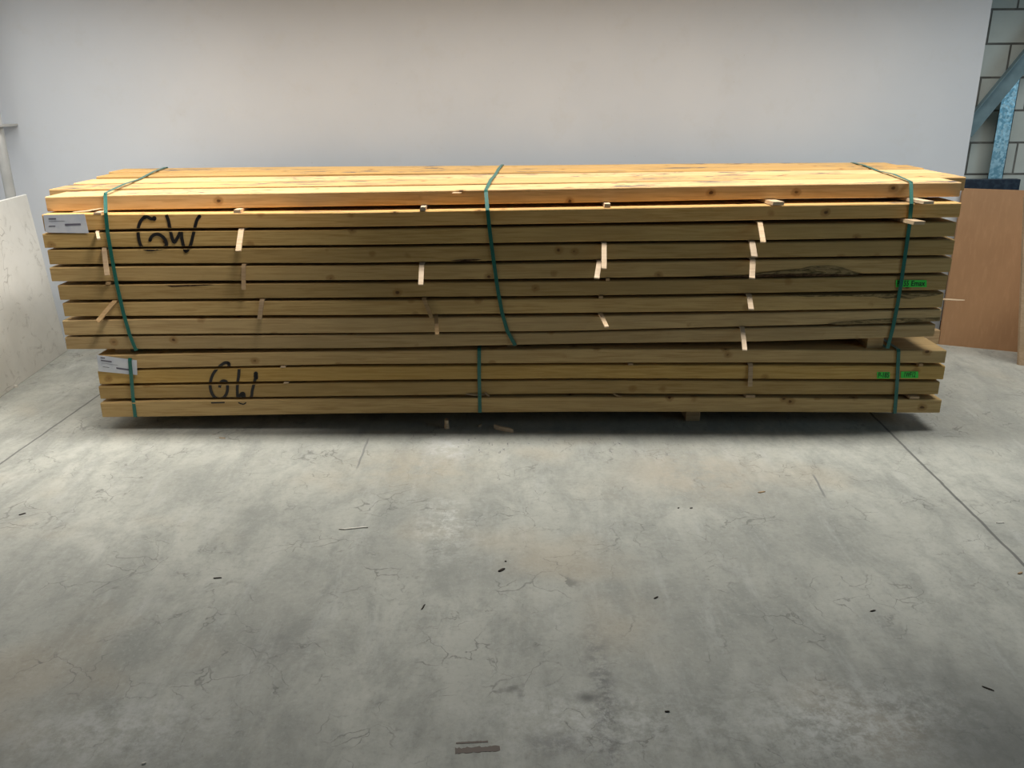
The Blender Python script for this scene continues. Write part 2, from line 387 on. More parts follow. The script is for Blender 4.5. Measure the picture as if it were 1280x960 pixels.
lprof = [samples(r, -0.012 if i == 3 else MB, 200) for i, r in enumerate(LOW)]
def xat(px, py, back=0): return on_front(px, py, back).x
front_u, front_l = [], []
for i, pr in enumerate(uprof):
    nt = None
    if i == 4: nt = [(xat(925, 340), xat(1085, 340), 0.030, 'b')]
    if i == 6: nt = [(xat(1090, 368), xat(1186, 368), 0.014, 't')]
    if i == 7: nt = [(xat(1040, 400), xat(1180, 400), 0.012, 'b')]
    back = 0.068 if i == 0 else 0.0
    x0, x1 = pr[0][0], pr[-1][0]
    o = link('timber_plank', beam_mesh(pr, x0, x1, back, BW, notch=nt, rk=0.009 if i == 0 else 0.004), M_TOP if i < 2 else M_WOOD, origin=((x0 + x1) / 2, fy(0, back) + BW / 2, pr[2][1] - 0.04))
    tag(o, 'sawn pine ' + up_names[i], 'timber', 'front row of the upper timber bundle'); front_u.append(o)
for i, pr in enumerate(lprof):
    back = -0.012 if i == 3 else MB
    x0, x1 = pr[0][0], pr[-1][0]
    o = link('timber_plank', beam_mesh(pr, x0, x1, back, BW), M_WOOD, origin=((x0 + x1) / 2, fy(0, back) + BW / 2, pr[2][1] - 0.04))
    tag(o, 'sawn pine ' + low_names[i], 'timber', 'front row of the lower timber bundle'); front_l.append(o)

# the rear edge of the upper bundle lies a little lower than its raised right front corner
zback = [(q.x, q.z) for q in (on_front(a, b, 1.29) for a, b in ((145, 211.6), (440, 208.7), (720, 207.6), (960, 205.8), (1122, 204.9)))]
def lin(tab, x):
    for a, b in zip(tab, tab[1:]):
        if x <= b[0] or b is tab[-1]: return a[1] + max(-0.3, min(1.3, (x - a[0]) / (b[0] - a[0]))) * (b[1] - a[1])
def twist(back, step=0.0): return lambda x: (back / 1.29) * (lin(zback, x) - 0.028 - interp(uprof[0], x)[0]) + step
# the four further beams of the topmost layer
pr = uprof[0]
def top_x(px, py, back): return on_y(px, py, D + back).x
tops = [
 (0.305, (57, 238), (1203, 225), 'second beam from the front on top of the stack, left end level', 0.011),
 (0.542, (88, 231), (1176, 219.5), 'third beam from the front on top of the stack, smooth bright middle board', 0.017),
 (0.822, (117, 224), (1151, 214.5), 'fourth beam from the front on top of the stack, behind the long dark gap', 0.026),
 (1.065, (133, 217), (1122, 209), 'rearmost beam on top of the stack, right end short and slightly raised', 0.030),
]
for back, a, b, nm, dzf in tops:
    x0, x1 = top_x(*a, back), top_x(*b, back)
    o = link('timber_plank', beam_mesh(pr, x0, x1, back, BW, wob=0.0008, dzf=twist(back, dzf), rk=0.008), M_TOP, origin=((x0 + x1) / 2, fy(0, back) + BW / 2, pr[2][1] - 0.04))
    tag(o, 'pine ' + nm, 'timber', 'top layer of the upper timber bundle')
# beams deeper in the layers, seen only at the staggered ends and through the gaps
for bundle, profs in (('upper', uprof[1:]), ('lower', lprof)):
    for i, pr in enumerate(profs):
        for k in range(1, 5):
            back = 0.235 * k + 0.005 + random.uniform(-0.003, 0.003)
            x0 = pr[0][0] + random.uniform(-0.01, 0.05); x1 = pr[-1][0] - random.uniform(-0.01, 0.05)
            o = link('timber_plank', beam_mesh(pr, x0, x1, back, BW, dzf=twist(back) if bundle == 'upper' else None), M_WOOD, origin=((x0 + x1) / 2, fy(0, back) + BW / 2, pr[2][1] - 0.04))
            tag(o, 'sawn pine beam inside the %s bundle, hidden behind its front row' % bundle, 'timber', 'inner beams of the %s timber bundle' % bundle)

# ------------------------------------------------------------------ marks on the beam faces
def on_beam(P, prof):
    zt, zb = interp(prof, P.x); return zb + 0.002 < P.z < zt - 0.002
def strokes(polys, width, owners, dots=()):
    # marker strokes as thin paint on the beam faces, one part for each beam crossed
    for ow, prof, back in owners:
        bm = bmesh.new(); lift = 0.0006
        def quad(cs):
            pts = [on_front(x, y, back) for x, y in cs]
            c = sum(pts, Vector()) / 4
            if on_beam(c, prof):
                for q in pts: q.y -= lift + 0.0018
                bm.faces.new([bm.verts.new(q) for q in pts])
        for pl in polys:
            pts = []
            for i in range(len(pl) - 1):           # Catmull-Rom
                p0, p1, p2, p3 = pl[max(i - 1, 0)], pl[i], pl[i + 1], pl[min(i + 2, len(pl) - 1)]
                n = max(2, int(math.dist(p1, p2) / 0.5))
                for k in range(n):
                    t = k / n
                    pts.append(tuple(0.5 * (2 * p1[j] + (p2[j] - p0[j]) * t + (2 * p0[j] - 5 * p1[j] + 4 * p2[j] - p3[j]) * t * t + (3 * p1[j] - p0[j] - 3 * p2[j] + p3[j]) * t ** 3) for j in (0, 1)))
            pts.append(pl[-1])
            def side(i):
                a, b = pts[max(i - 1, 0)], pts[min(i + 1, len(pts) - 1)]
                L = math.dist(a, b) or 1; return (-(b[1] - a[1]) / L, (b[0] - a[0]) / L)
            NS = 6
            for i in range(len(pts) - 1):
                s0, s1 = side(i), side(i + 1)
                for k in range(NS):
                    u0, u1 = (k / NS - .5) * width, ((k + 1) / NS - .5) * width
                    quad([(pts[i][0] + s0[0] * u0, pts[i][1] + s0[1] * u0), (pts[i][0] + s0[0] * u1, pts[i][1] + s0[1] * u1),
                          (pts[i + 1][0] + s1[0] * u1, pts[i + 1][1] + s1[1] * u1), (pts[i + 1][0] + s1[0] * u0, pts[i + 1][1] + s1[1] * u0)])
        for cx, cy, r in dots:
            n = 12
            for rr in range(4):
                for k in range(n):
                    a0, a1 = 2 * math.pi * k / n, 2 * math.pi * (k + 1) / n
                    r0, r1 = r * rr / 4, r * (rr + 1) / 4
                    if rr == 0: r0 = 0.01
                    quad([(cx + math.cos(a0) * r0, cy + math.sin(a0) * r0), (cx + math.cos(a0) * r1, cy + math.sin(a0) * r1),
                          (cx + math.cos(a1) * r1, cy + math.sin(a1) * r1), (cx + math.cos(a1) * r0, cy + math.sin(a1) * r0)])
        fc = [(f.calc_center_median(), [v.co.copy() for v in f.verts]) for f in bm.faces]; bm.free()
        cell = {}; comp = {}
        for i, (c, _) in enumerate(fc): cell.setdefault((round(c.x / 0.004), round(c.z / 0.004)), []).append(i)
        n_ = 0
        for key in cell:
            if key in comp: continue
            n_ += 1; todo = [key]; comp[key] = n_
            while todo:
                a, b = todo.pop()
                for da in (-1, 0, 1):
                    for db in (-1, 0, 1):
                        q = (a + da, b + db)
                        if q in cell and q not in comp: comp[q] = n_; todo.append(q)
        for k in range(1, n_ + 1):
            ids = [i for key in cell if comp[key] == k for i in cell[key]]
            if len(ids) < 12: continue
            b2 = bmesh.new()
            for i in ids: b2.faces.new([b2.verts.new(q) for q in fc[i][1]])
            o = link('marker_stroke', b2, M_INK, ow, origin=ow.location); o['label'] = 'hand-drawn black marker stroke'
def z(l, ox, oy, sc): return [(ox + a / sc, oy + b / sc) for a, b in l]
G1 = z([(430,165),(380,172),(300,140),(240,165),(190,240),(165,340),(168,430),(185,530),(215,610),(270,655),(380,665),(480,652),(570,635),(620,590),(600,510),(540,445),(470,418),(400,440),(360,490),(355,530)], 160, 260, 12.8)
W1 = z([(615,108),(650,200),(675,330),(700,440),(740,545),(790,480),(850,375),(865,480),(890,600),(930,690),(1000,600),(1040,450),(1080,280),(1110,180),(1150,130)], 160, 260, 12.8)
strokes([G1, W1], 4.1, [(front_u[k], uprof[k], 0.0) for k in (1, 2, 3)], [(193, 273, 3), (181, 271.5, 2.6), (188, 300, 2.2), (249.5, 270.5, 2.4), (232.5, 312.5, 3.2)])
G2 = z([(515,190),(515,130),(450,118),(380,160),(300,230),(225,340),(187,470),(190,580),(230,690),(300,750),(400,750),(460,690),(490,600),(480,470),(420,440),(370,470),(350,560)], 250, 445, 14.22)
W2 = z([(700,190),(692,330),(672,470),(665,600),(680,725),(760,660),(830,800),(915,720),(930,620),(960,500),(990,380),(1000,290)], 250, 445, 14.22)
strokes([G2, W2], 3.7, [(front_l[k], lprof[k], MB) for k in (0, 1, 2)], [(303.5, 493, 3.6), (320, 467, 2.7), (320, 470, 2.9), (320.5, 472, 2.4), (285.5, 454, 2.2)])
strokes([[(264, 503.4), (272, 503.2), (281, 502.9)], [(298, 503), (304, 505), (308, 503)]], 1.6, [(front_l[3], lprof[3], -0.012)])

def sheet_on(name, corners, back, m, parent, lift, thick=0.0006, label=None):
    bm = bmesh.new(); pts = [on_front(x, y, back) - Vector((0, lift, 0)) for x, y in corners]
    prism(bm, pts, Vector((0, thick, 0)))
    o = link(name, bm, m, parent, origin=parent.location)
    if label: o['label'] = label
    return o
def paper(parent, cs, back, bars, lift):
    pp = sheet_on('paper_label', cs, back, M_PAPER, parent, lift, 0.0008, 'white paper label')
    (x0, y0), (x1, y1), (x2, y2), (x3, y3) = cs
    def uv(u, v): return (x0 + (x1 - x0) * u + (x3 - x0) * v, y0 + (y1 - y0) * u + (y3 - y0) * v)
    for u0, u1, v0, v1 in bars:
        b = bmesh.new(); pts = [on_front(*uv(u, v), back) - Vector((0, lift + 0.0010, 0)) for u, v in ((u0, v0), (u1, v0), (u1, v1), (u0, v1))]
        prism(b, pts, Vector((0, 0.0006, 0)))
        q = bpy.data.meshes.new('printed_line'); bmesh.ops.recalc_face_normals(b, faces=b.faces)
        bmesh.ops.translate(b, vec=-parent.location, verts=b.verts); b.to_mesh(q); b.free(); q.materials.append(M_PRINT)
        o = bpy.data.objects.new('printed_line', q); C.objects.link(o); o.parent = pp
    return pp
bars1 = [(0.12, 0.30, 0.19, 0.27), (0.10, 0.26, 0.62, 0.67), (0.50, 0.88, 0.53, 0.64), (0.12, 0.5, 0.36, 0.375)]
paper(front_u[1], [(54.5, 268.6), (106, 267.2), (111.5, 291.3), (57.5, 290.6)], 0, bars1, 0.004)
bars2 = [(0.09, 0.20, 0.10, 0.17), (0.09, 0.36, 0.26, 0.34), (0.10, 0.5, 0.45, 0.46), (0.12, 0.28, 0.66, 0.69), (0.46, 0.78, 0.60, 0.70)]
paper(front_l[0], [(121.5, 443.2), (171.5, 450.0), (172, 468.3), (124, 463.8)], 0, bars2, 0.005)
def sticker(parent, x0, y0, x1, y1, back, texts):
    st_ = sheet_on('green_sticker', [(x0, y0), (x1, y0), (x1, y1), (x0, y1)], back, M_STICK, parent, 0.0026, 0.0006, 'bright green sticker')
    for txt, tx, th, tw_ in texts:
        cu = bpy.data.curves.new('lettering', 'FONT'); cu.body = txt; cu.align_y = 'CENTER'
        a, b = on_front(tx, (y0 + y1) / 2, back), on_front(tx, (y0 + y1) / 2 + th, back)
        cu.size = (a.z - b.z) * 1.25; cu.extrude = 0.0002; cu.offset = 0.0005
        tmp = bpy.data.objects.new('lettering', cu); C.objects.link(tmp)
        bpy.context.view_layer.update()
        me = bpy.data.meshes.new_from_object(tmp.evaluated_get(bpy.context.evaluated_depsgraph_get()))
        C.objects.unlink(tmp); bpy.data.objects.remove(tmp)
        wpx = on_front(tx + tw_, (y0 + y1) / 2, back).x - a.x; xs = [v.co.x for v in me.vertices]; k = wpx / (max(xs) - min(xs))
        for v in me.vertices: v.co.x = (v.co.x - min(xs)) * k
        me.name = 'lettering'; me.materials.clear(); me.materials.append(M_TEXT)
        o = bpy.data.objects.new('lettering', me); C.objects.link(o)
        me.transform(Matrix.Translation(Vector((a.x, fy(a.x, back) - 0.0032, a.z)) - parent.location) @ Matrix.Rotation(R(90), 4, 'X') @ Matrix.Rotation(YAW, 4, 'Y'))
        o.parent = st_; o['label'] = 'black printed characters'
sticker(front_u[5], 1119.5, 350, 1158, 358.8, 0, [('P-155', 1121, 7.4, 14.5), ('Emax', 1139, 7.4, 17)])
sticker(front_l[1], 1096, 464.8, 1112, 473, MB, [('P-185', 1097.5, 7.0, 13.5)])
sticker(front_l[1], 1126, 464.2, 1147.5, 472.4, MB, [('1WF12', 1130, 6.8, 14)])

def bark(parent, pts_px, back, m=M_BARK, label='dark bark left on the edge', lift=0.003):
    bm = bmesh.new(); pts = [on_front(x, y, back) - Vector((0, lift, 0)) for x, y in pts_px]
    prism(bm, pts, Vector((0, lift + 0.006, 0)))
    o = link('bark_edge', bm, m, parent, origin=parent.location); o['label'] = label
bark(front_u[4], [(930, 344.6), (955, 341), (975, 339), (1000, 336.5), (1012, 333), (1035, 331.8), (1052, 334), (1068, 340), (1074, 343), (1040, 344), (1000, 345), (960, 345.2)], 0.0, M_WANE, lift=0.0015)
bark(front_u[4], [(880, 346.3), (925, 344.9), (960, 342.5), (1010, 341.8), (1055, 342.8), (1078, 343.5), (1040, 345), (990, 345.4), (930, 346.6)], 0.0, M_BARK, lift=0.0025)
bark(front_u[6], [(1050, 369), (1090, 367.4), (1150, 366.8), (1178, 366.6), (1168, 370), (1150, 371), (1138, 373.8), (1120, 372), (1108, 373.6), (1092, 370.6), (1070, 371)], 0.0, M_WANE)
bark(front_u[6], [(985, 369.2), (1040, 368.5), (1080, 368), (1060, 370.2), (1010, 371)], 0.0, M_WANE)
bark(front_u[7], [(1035, 404.6), (1060, 401.6), (1090, 399.4), (1130, 397.6), (1150, 398), (1175, 396.4), (1174, 401.2), (1130, 403.2), (1090, 404.4), (1050, 405.8)], 0.0, M_WANE)
bark(front_u[3], [(563, 325.8), (575, 324.4), (590, 324), (602, 324.4), (596, 325.6), (578, 326.8)], 0.0, M_BARK, 'dark split along the edge', 0.002)
bark(front_u[5], [(206, 356.6), (235, 356), (262, 355.4), (268, 356.2), (240, 358), (215, 359)], 0.0, M_BARK, 'dark split along the edge', 0.0015)

# ------------------------------------------------------------------ straps
def strap(front_px, backs, top_back_px, top_back, name_label, zb_off, back_y, group):
    # loop: down the front face, under, up the back, over the top
    pts = []
    fr = [on_front(x, y, b) for (x, y), b in zip(front_px, backs)]
    for p in fr: p.y -= 0.0085
    tb = on_y(*top_back_px, D + top_back)
    if 'lower' in group: tb = Vector((fr[0].x + 0.01, fy(fr[0].x, back_y), fr[0].z))
    zt = fr[0].z
    n = Vector
    up_ = 'upper' in group
    ptop, pbot = (uprof[0], uprof[8]) if up_ else (lprof[0], lprof[3])
    tw = twist if up_ else (lambda b, s=0: (lambda x: s))
    path = [(fr[0] + Vector((0, 0.007, 0.006)), n((0, -.6, .8)))] + [(p, n((0, -1, 0))) for p in fr]
    path[1] = (fr[0] + Vector((0, 0, -0.004)), n((0, -1, .1)))
    bot = fr[-1]
    for u in (0.03, 0.5, 1.0):
        zz = bot.z if zb_off < 0 else interp(pbot, bot.x)[1] + tw(back_y * u)(bot.x) - 0.0025
        path.append((Vector((bot.x, fy(bot.x, back_y * u), zz)), n((0, -.3 if u < .1 else .3 * (u == 1), -1))))
    def ztop_at(x, b): return interp(ptop, x)[0] + tw(b, (0.033 if b > 0.7 else 0.019) if up_ else 0)(x) + 0.004
    zt = ztop_at(tb.x, back_y) - 0.004
    path.append((Vector((bot.x, fy(bot.x, back_y) + 0.012, zz + 0.02)), n((0, 1, 0))))
    path.append((Vector((tb.x, fy(tb.x, back_y) + 0.012, zt - 0.01)), n((0, 1, .1))))
    path.append((Vector((tb.x, fy(tb.x, back_y) - 0.005, zt + 0.006)), n((0, .4, .9))))
    for u in (0.75, 0.5, 0.25):
        path.append((Vector((fr[0].x + (tb.x - fr[0].x) * u, fr[0].y + (fy(tb.x, back_y) - fr[0].y) * u, ztop_at(fr[0].x + (tb.x - fr[0].x) * u, back_y * u))), n((0, 0, 1))))
    bm = bmesh.new(); L = len(path); rings = []
    for i, (p, nn) in enumerate(path):
        tg = (path[(i + 1) % L][0] - path[i - 1][0]).normalized()
        nn = (nn - tg * nn.dot(tg)).normalized(); sd = tg.cross(nn).normalized()
        hw, ht = 0.0085, 0.0008
        rings.append([p + sd * hw * a + nn * ht * b for a, b in ((-1, -1), (1, -1), (1, 1), (-1, 1))])
    vr = [[bm.verts.new(q) for q in r] for r in rings]
    for i in range(L):
        a, b = vr[i], vr[(i + 1) % L]
        for k in range(4): bm.faces.new((a[k], a[(k + 1) % 4], b[(k + 1) % 4], b[k]))
    o = link('packing_strap', bm, M_STRAP, origin=fr[0])
    tag(o, name_label, 'strap', group)
gU, gL = 'straps round the upper bundle', 'straps round the lower bundle'
strap([(132.5, 242.5), (133.2, 266), (135.5, 290), (140.5, 320), (147, 355), (155, 390), (163, 418), (171, 437.5)], [0.068, 0.0, 0, 0, 0, 0, 0, 0], (206, 211), 1.29, 'green plastic packing strap near the left end of the upper bundle', 0.006, 1.29, gU)
strap([(607.5, 239), (609.5, 262.5), (612.5, 290), (617, 325), (622, 360), (627.5, 390), (634, 413), (644, 431)], [0.068, 0.0, 0, 0, 0, 0, 0, 0], (628, 209), 1.29, 'green plastic packing strap round the middle of the upper bundle, curving to the right', 0.003, 1.29, gU)
strap([(1138, 228.5), (1138.3, 254.5), (1136, 280), (1131, 315), (1126, 350), (1121, 380), (1115, 410), (1108.5, 435)], [0.068, 0.0, 0, 0, 0, 0, 0, 0], (1062, 205), 1.29, 'green plastic packing strap near the right end of the upper bundle', -0.035, 1.29, gU)
strap([(163, 449), (165, 470), (167, 495), (170, 520.5)], [0, 0, 0, -0.012], (222, 420), 1.2, 'short green strap at the left end of the lower bundle, crossing the paper label', 0.01, 1.2, gL)
strap([(599, 437), (599, 465), (599.5, 490), (600, 515)], [0, 0, 0, -0.012], (605, 414), 1.2, 'short green strap round the middle of the lower bundle', 0.01, 1.2, gL)
strap([(1122.5, 438), (1121.5, 460), (1120, 485), (1117.5, 516)], [0, 0, 0, -0.012], (1075, 416), 1.2, 'short green strap at the right end of the lower bundle, between two green stickers', 0.01, 1.2, gL)

# ------------------------------------------------------------------ laths (spacers)
GAPS = [(a_, b_) for seq in (uprof, lprof) for a_, b_ in zip(seq, seq[1:])]
def snap(P):                              # height of the nearest gap between two layers and half its opening
    best = min(GAPS, key=lambda g: abs((interp(g[0], P.x)[1] + interp(g[1], P.x)[0]) / 2 - P.z))
    zt, zb = interp(best[0], P.x)[1], interp(best[1], P.x)[0]
    return ((zt + zb) / 2, (zt - zb)) if abs((zt + zb) / 2 - P.z) < 0.035 else (P.z, 0.01)
def lath(a, b, fwd, label, m, wpx=6.5, back0=0.0, inner=0.22, thick=0.007, group='spacer laths sticking out between the beams'):
    A = on_front(*a, back0); B = on_front(*b, -fwd)
    wd = wpx / 262.0
    A.y -= 0.006
    A.z, gp = snap(A); thick = max(0.003, min(thick, gp * 0.7))
    inn = Vector((A.x + 0.004, A.y + inner, A.z))
    out = B - A
    bm = bmesh.new()
    mid = A + out * 0.10
    bar(bm, [inn, A + Vector((0, 0.004, 0)), mid, A + out * 0.6, B], wd, thick)
    tag(link('spacer_lath', bm, m, origin=A), label, 'lath', group)
LD, DK = M_LATH, M_LATH_D
lath((302, 286), (298, 314), 0.10, 'pale lath hanging below the second beam, just right of the upper GW letters', LD)
lath((305, 331), (304.5, 362), 0.03, 'brown lath hanging straight below the fourth beam, left third of the stack', DK, 5)
lath((328, 375), (324.5, 399), 0.03, 'brown lath hanging below the sixth beam, left third of the stack', DK, 5.5)
lath((527.5, 330), (526, 356), 0.10, 'pale-tipped lath hanging below the fourth beam, left of the middle strap', LD, 6)
lath((530, 373), (539.5, 397), 0.02, 'dark slanting lath below the sixth beam, left of the middle strap', DK, 5)
lath((545, 395), (546.5, 418), 0.07, 'short lath with a pale end below the seventh beam, left of the middle strap', DK, 5)
lath((755, 304), (755, 336), 0.13, 'long pale lath hanging upright below the third beam, right of the middle strap', LD, 6)
lath((749, 327), (746, 348), 0.15, 'pale lath below the fourth beam, close beside the long upright lath', LD, 6)
lath((751, 392.5), (758.5, 409), 0.13, 'pale splintered lath below the seventh beam, right of the middle strap', LD, 5)
lath((949.5, 277), (954, 303), 0.12, 'pale lath below the second beam, highest of the right-hand column of laths', LD, 6)
lath((939.5, 301.5), (943, 321), 0.13, 'pale lath below the third beam, slanting slightly right, in the right-hand column', LD, 7)
lath((940.5, 324), (940, 348), 0.16, 'pale upright lath below the fourth beam, left of the bark patch', LD, 6.5)
lath((936, 368), (939, 387), 0.14, 'orange-tipped short lath below the sixth beam, right of centre', LD, 6)
lath((927.5, 410), (931, 438), 0.16, 'lath with a cream tip hanging into the gap between the two bundles', LD, 5.5, 0.0)
lath((938, 454.5), (937.5, 483), 0.015, 'grey-brown lath hanging in front of the lower bundle, right of centre', DK, 5.5)
lath((130.5, 310), (134, 344), 0.045, 'long lath hanging below the third beam beside the left strap', DK, 5.5)
lath((144, 376), (122, 402), 0.06, 'slanting brown lath below the sixth beam beside the left strap', DK, 5.5)
lath((122, 288.5), (123.5, 299), 0.10, 'small pale splinter under the second beam, right of the upper paper label', LD, 3.5)
# stub ends just showing in the gaps
def stub(c, wpx, hpx, out, label, back=0.0, m=M_LATH, inner=0.3, dx=0.0):
    P0 = on_front(*c, back - out); wd = wpx / 262; ht = hpx / 262
    if c[1] > 267 or True:
        z_, gp = snap(P0); P0.z = z_; ht = max(0.003, min(ht, gp * 0.9)) if gp < 0.03 else ht
    bm = bmesh.new()
    f = [P0 + Vector((a * wd / 2 + j * 0.001, 0, b * ht / 2)) for j, (a, b) in enumerate(((-1, -1), (1, -1), (1, 1), (-1, 1)))]
    prism(bm, f, Vector((-dx, inner, 0)))
    tag(link('spacer_lath', bm, m, origin=P0), label, 'lath', 'spacer lath ends flush in the gaps')
stub((295.5, 262), 8, 4.5, -0.01, 'pale lath end resting on the lit edge above the right end of the upper GW')
stub((528, 261.3), 6.5, 4.5, 0.0, 'pale curled lath end on the lit edge, left of the middle strap')
stub((759, 257), 7, 4.5, -0.01, 'pale lath end on the lit edge under the top beam, right of the middle strap')
stub((973, 253), 13, 4, 0.02, 'broken lath end on the lit edge under the top beam, right of centre', dx=0.05)
stub((1161, 251), 12, 3.4, 0.05, 'pale lath end sticking out under the top beam, right of the right strap', dx=0.06, inner=0.25)
stub((1149, 277.5), 13, 4.0, 0.08, 'pale lath end sticking out under the second beam, right of the right strap', dx=0.05, inner=0.25)
stub((121, 265.5), 9, 4, 0.0, 'pale lath end under the top beam, between paper label and left strap')
stub((759.5, 349.5), 4.5, 3, 0.012, 'dark lath end under the fifth beam, right of the middle strap', m=DK)
stub((751, 371), 5, 3, 0.012, 'dark lath end under the sixth beam, right of the middle strap', m=DK)
stub((353, 457), 6, 2, 0.006, 'lath end under the top beam of the lower bundle, right of its GW')
stub((357, 477), 6, 2, 0.006, 'lath end under the second beam of the lower bundle, right of its GW')
stub((788, 455), 6, 2, 0.006, 'lath end under the top beam of the lower bundle, right of the middle', m=DK)
stub((1151, 456), 5, 3, 0.012, 'lath end under the top beam of the lower bundle, above the right sticker', m=DK)
stub((1143, 496.5), 12, 3, 0.015, 'reddish splintered lath end above the bottom beam, right of the short strap', m=DK, dx=0.04)
stub((938, 495.3), 12, 3, 0.012, 'reddish lath end above the bottom beam, right of centre', m=DK, dx=0.04)
stub((134, 353.6), 5, 3, 0.01, 'dark lath end under the fifth beam, left of the left strap', m=DK)
# loose splinters
def splinter(a, b, fa, fb, wpx, label, m=M_LATH, name='wood_splinter', cat='splinter'):
    A, B = on_front(*a, -fa), on_front(*b, -fb); bm = bmesh.new()
    d = (B - A); up = Vector((0, 0, 1)); sd = d.cross(up).normalized(); n2 = d.cross(sd).normalized(); r = wpx / 262 / 2
    rings = []
    for u, k in ((0, 0.35), (0.15, 0.8), (0.5, 1.0), (0.85, 0.9), (1, 0.5)):
        c = A + d * u + n2 * 0.004 * math.sin(u * 3.1)
        rings.append([c + sd * r * k * math.cos(q) + n2 * r * k * math.sin(q) for q in (0.3, 1.7, 3.2, 4.6)])
    loft(bm, rings); tag(link(name, bm, m, origin=A), label, cat)
splinter((91, 265), (127, 260.3), -0.01, 0.0, 2.0, 'thin pale splinter lying in the gap above the upper paper label')
splinter((766, 491.5), (777, 496), 0.0, 0.02, 2.5, 'small brown splinter above the bottom beam, right of centre', M_LATH_D)
splinter((582, 492.5), (606, 493), 0.006, 0.006, 3.0, 'broken brown splinter in the lowest gap beside the middle short strap', M_LATH_D)
splinter((606, 490), (612, 495), 0.006, 0.02, 3.0, 'stubby splinter in the lowest gap just right of the middle short strap', M_LATH_D)
zg = on_front(1178, 385.7).z
def stick_back(px, py):
    d_ = ray(px, py); q = CAM + d_ * ((zg - H) / d_.z); return q.y - YAW * q.x - D
splinter((1140, 370.2), (1206, 375.2), -stick_back(1140, 372), -stick_back(1206, 375.2), 2.6, 'thin pale stick poking out beyond the right end of the upper bundle', M_LATH, 'wooden_stick', 'stick')
splinter((555, 199 + 40), (577, 240.8), -0.10, -0.04, 2.2, 'small white splinter on the top beams left of the middle strap')

# ------------------------------------------------------------------ bearers
def bearer(px, wpx, zt, zb, back, label, depth=1.15, m=M_BEAR, name='wooden_bearer', grp='bearers under the bundles'):
    x = on_front(px, 525, back).x; hw = wpx / 262 / 2; bm = bmesh.new()
    box(bm, x - hw, x + hw, fy(x, back), fy(x, back) + depth, zb, zt)
    bmesh.ops.bevel(bm, geom=bm.edges[:], offset=0.003, segments=1, affect='EDGES')
    tag(link(name, bm, m, origin=(x, fy(x, back), zb)), label, 'bearer', grp)
for px, wd, bk, lb in ((866, 19, 0.10, 'square wooden bearer end under the stack, right of the middle'), (452, 19, 0.22, 'dark wooden bearer end under the stack, left of the middle'),
                   (190, 19, 0.30, 'wooden bearer far back in the shade under the left end of the stack'), (1105, 19, 0.36, 'wooden bearer far back in the shade under the right end of the stack')):
    x = on_front(px, 516, bk).x; bearer(px, wd, interp(lprof[3], x)[1] - 0.001, 0.0, bk, lb, depth=1.1 - bk)
for px, wd, bk, lb in ((1094, 20, 0.03, 'orange-lit wooden block between the bundles at the right strap'), (925, 12, 0.6, 'thin packer between the two bundles, right of the middle'),
                   (640, 12, 0.05, 'thin packer between the two bundles, under the middle strap'), (152, 20, 0.04, 'thin packer between the two bundles near the left strap')):
    x = on_front(px, 430, bk).x; hw = wd / 262 / 2
    zt = min(interp(uprof[8], x - hw)[1], interp(uprof[8], x + hw)[1]); zb = max(interp(lprof[0], x - hw)[0], interp(lprof[0], x + hw)[0])
    bm = bmesh.new(); rings = []
    for k in range(9):
        b_k = bk + (1.15 - bk) * k / 8; dzk = min(twist(b_k)(x - hw), twist(b_k)(x + hw), 0.0 if k else 1.0) if True else 0
        ztk = max(zb + 0.004, zt + min(0.0, dzk) - 0.0005); yk = fy(x, b_k)
        rings.append([Vector(q) for q in ((x - hw, yk, zb + 0.0005), (x + hw, yk, zb + 0.0005), (x + hw, yk, ztk), (x - hw, yk, ztk))])
    loft(bm, rings)
    tag(link('wooden_bearer', bm, M_BEAR, origin=(x, fy(x, bk), zb)), lb, 'bearer', 'packers between the two bundles')

# ------------------------------------------------------------------ left: leaning grey-white sheet, pipe
M_SHEET = mat('stained_white_board', (0.62, 0.61, 0.56), 0.75, 0, 0.25); s = NT(M_SHEET)
tc = s.n('ShaderNodeTexCoord').outputs['Object']
a = s.noise(tc, 2.0, 5, 0.6); b_ = s.noise(tc, 9, 7, 0.72, 1.4); k = s.noise(s.mapping(tc, (1, 1, 1), (4, 2, 9)), 1.7, 3, 0.5, 1.2)
c_ = s.mix(s.ramp(a, 0.3, 0.7), (0.84, 0.83, 0.78), (0.72, 0.71, 0.66))
c_ = s.mix(s.ramp(b_, 0.54, 0.70, 0, 0.6), c_, (0.42, 0.40, 0.35))
line = s.math('ABSOLUTE', s.math('SUBTRACT', k, 0.52)); c_ = s.mix(s.math('MULTIPLY', s.ramp(line, 0.0, 0.004, 0.55, 0), s.ramp(s.noise(tc, 2.6, 2), 0.5, 0.62)), c_, (0.30, 0.28, 0.25))
s.base(c_)
b1 = on_floor(84, 438.5); b0 = on_floor(0, 497); dirv = (b0 - b1).normalized()
b0 = b1 + dirv * 1.9
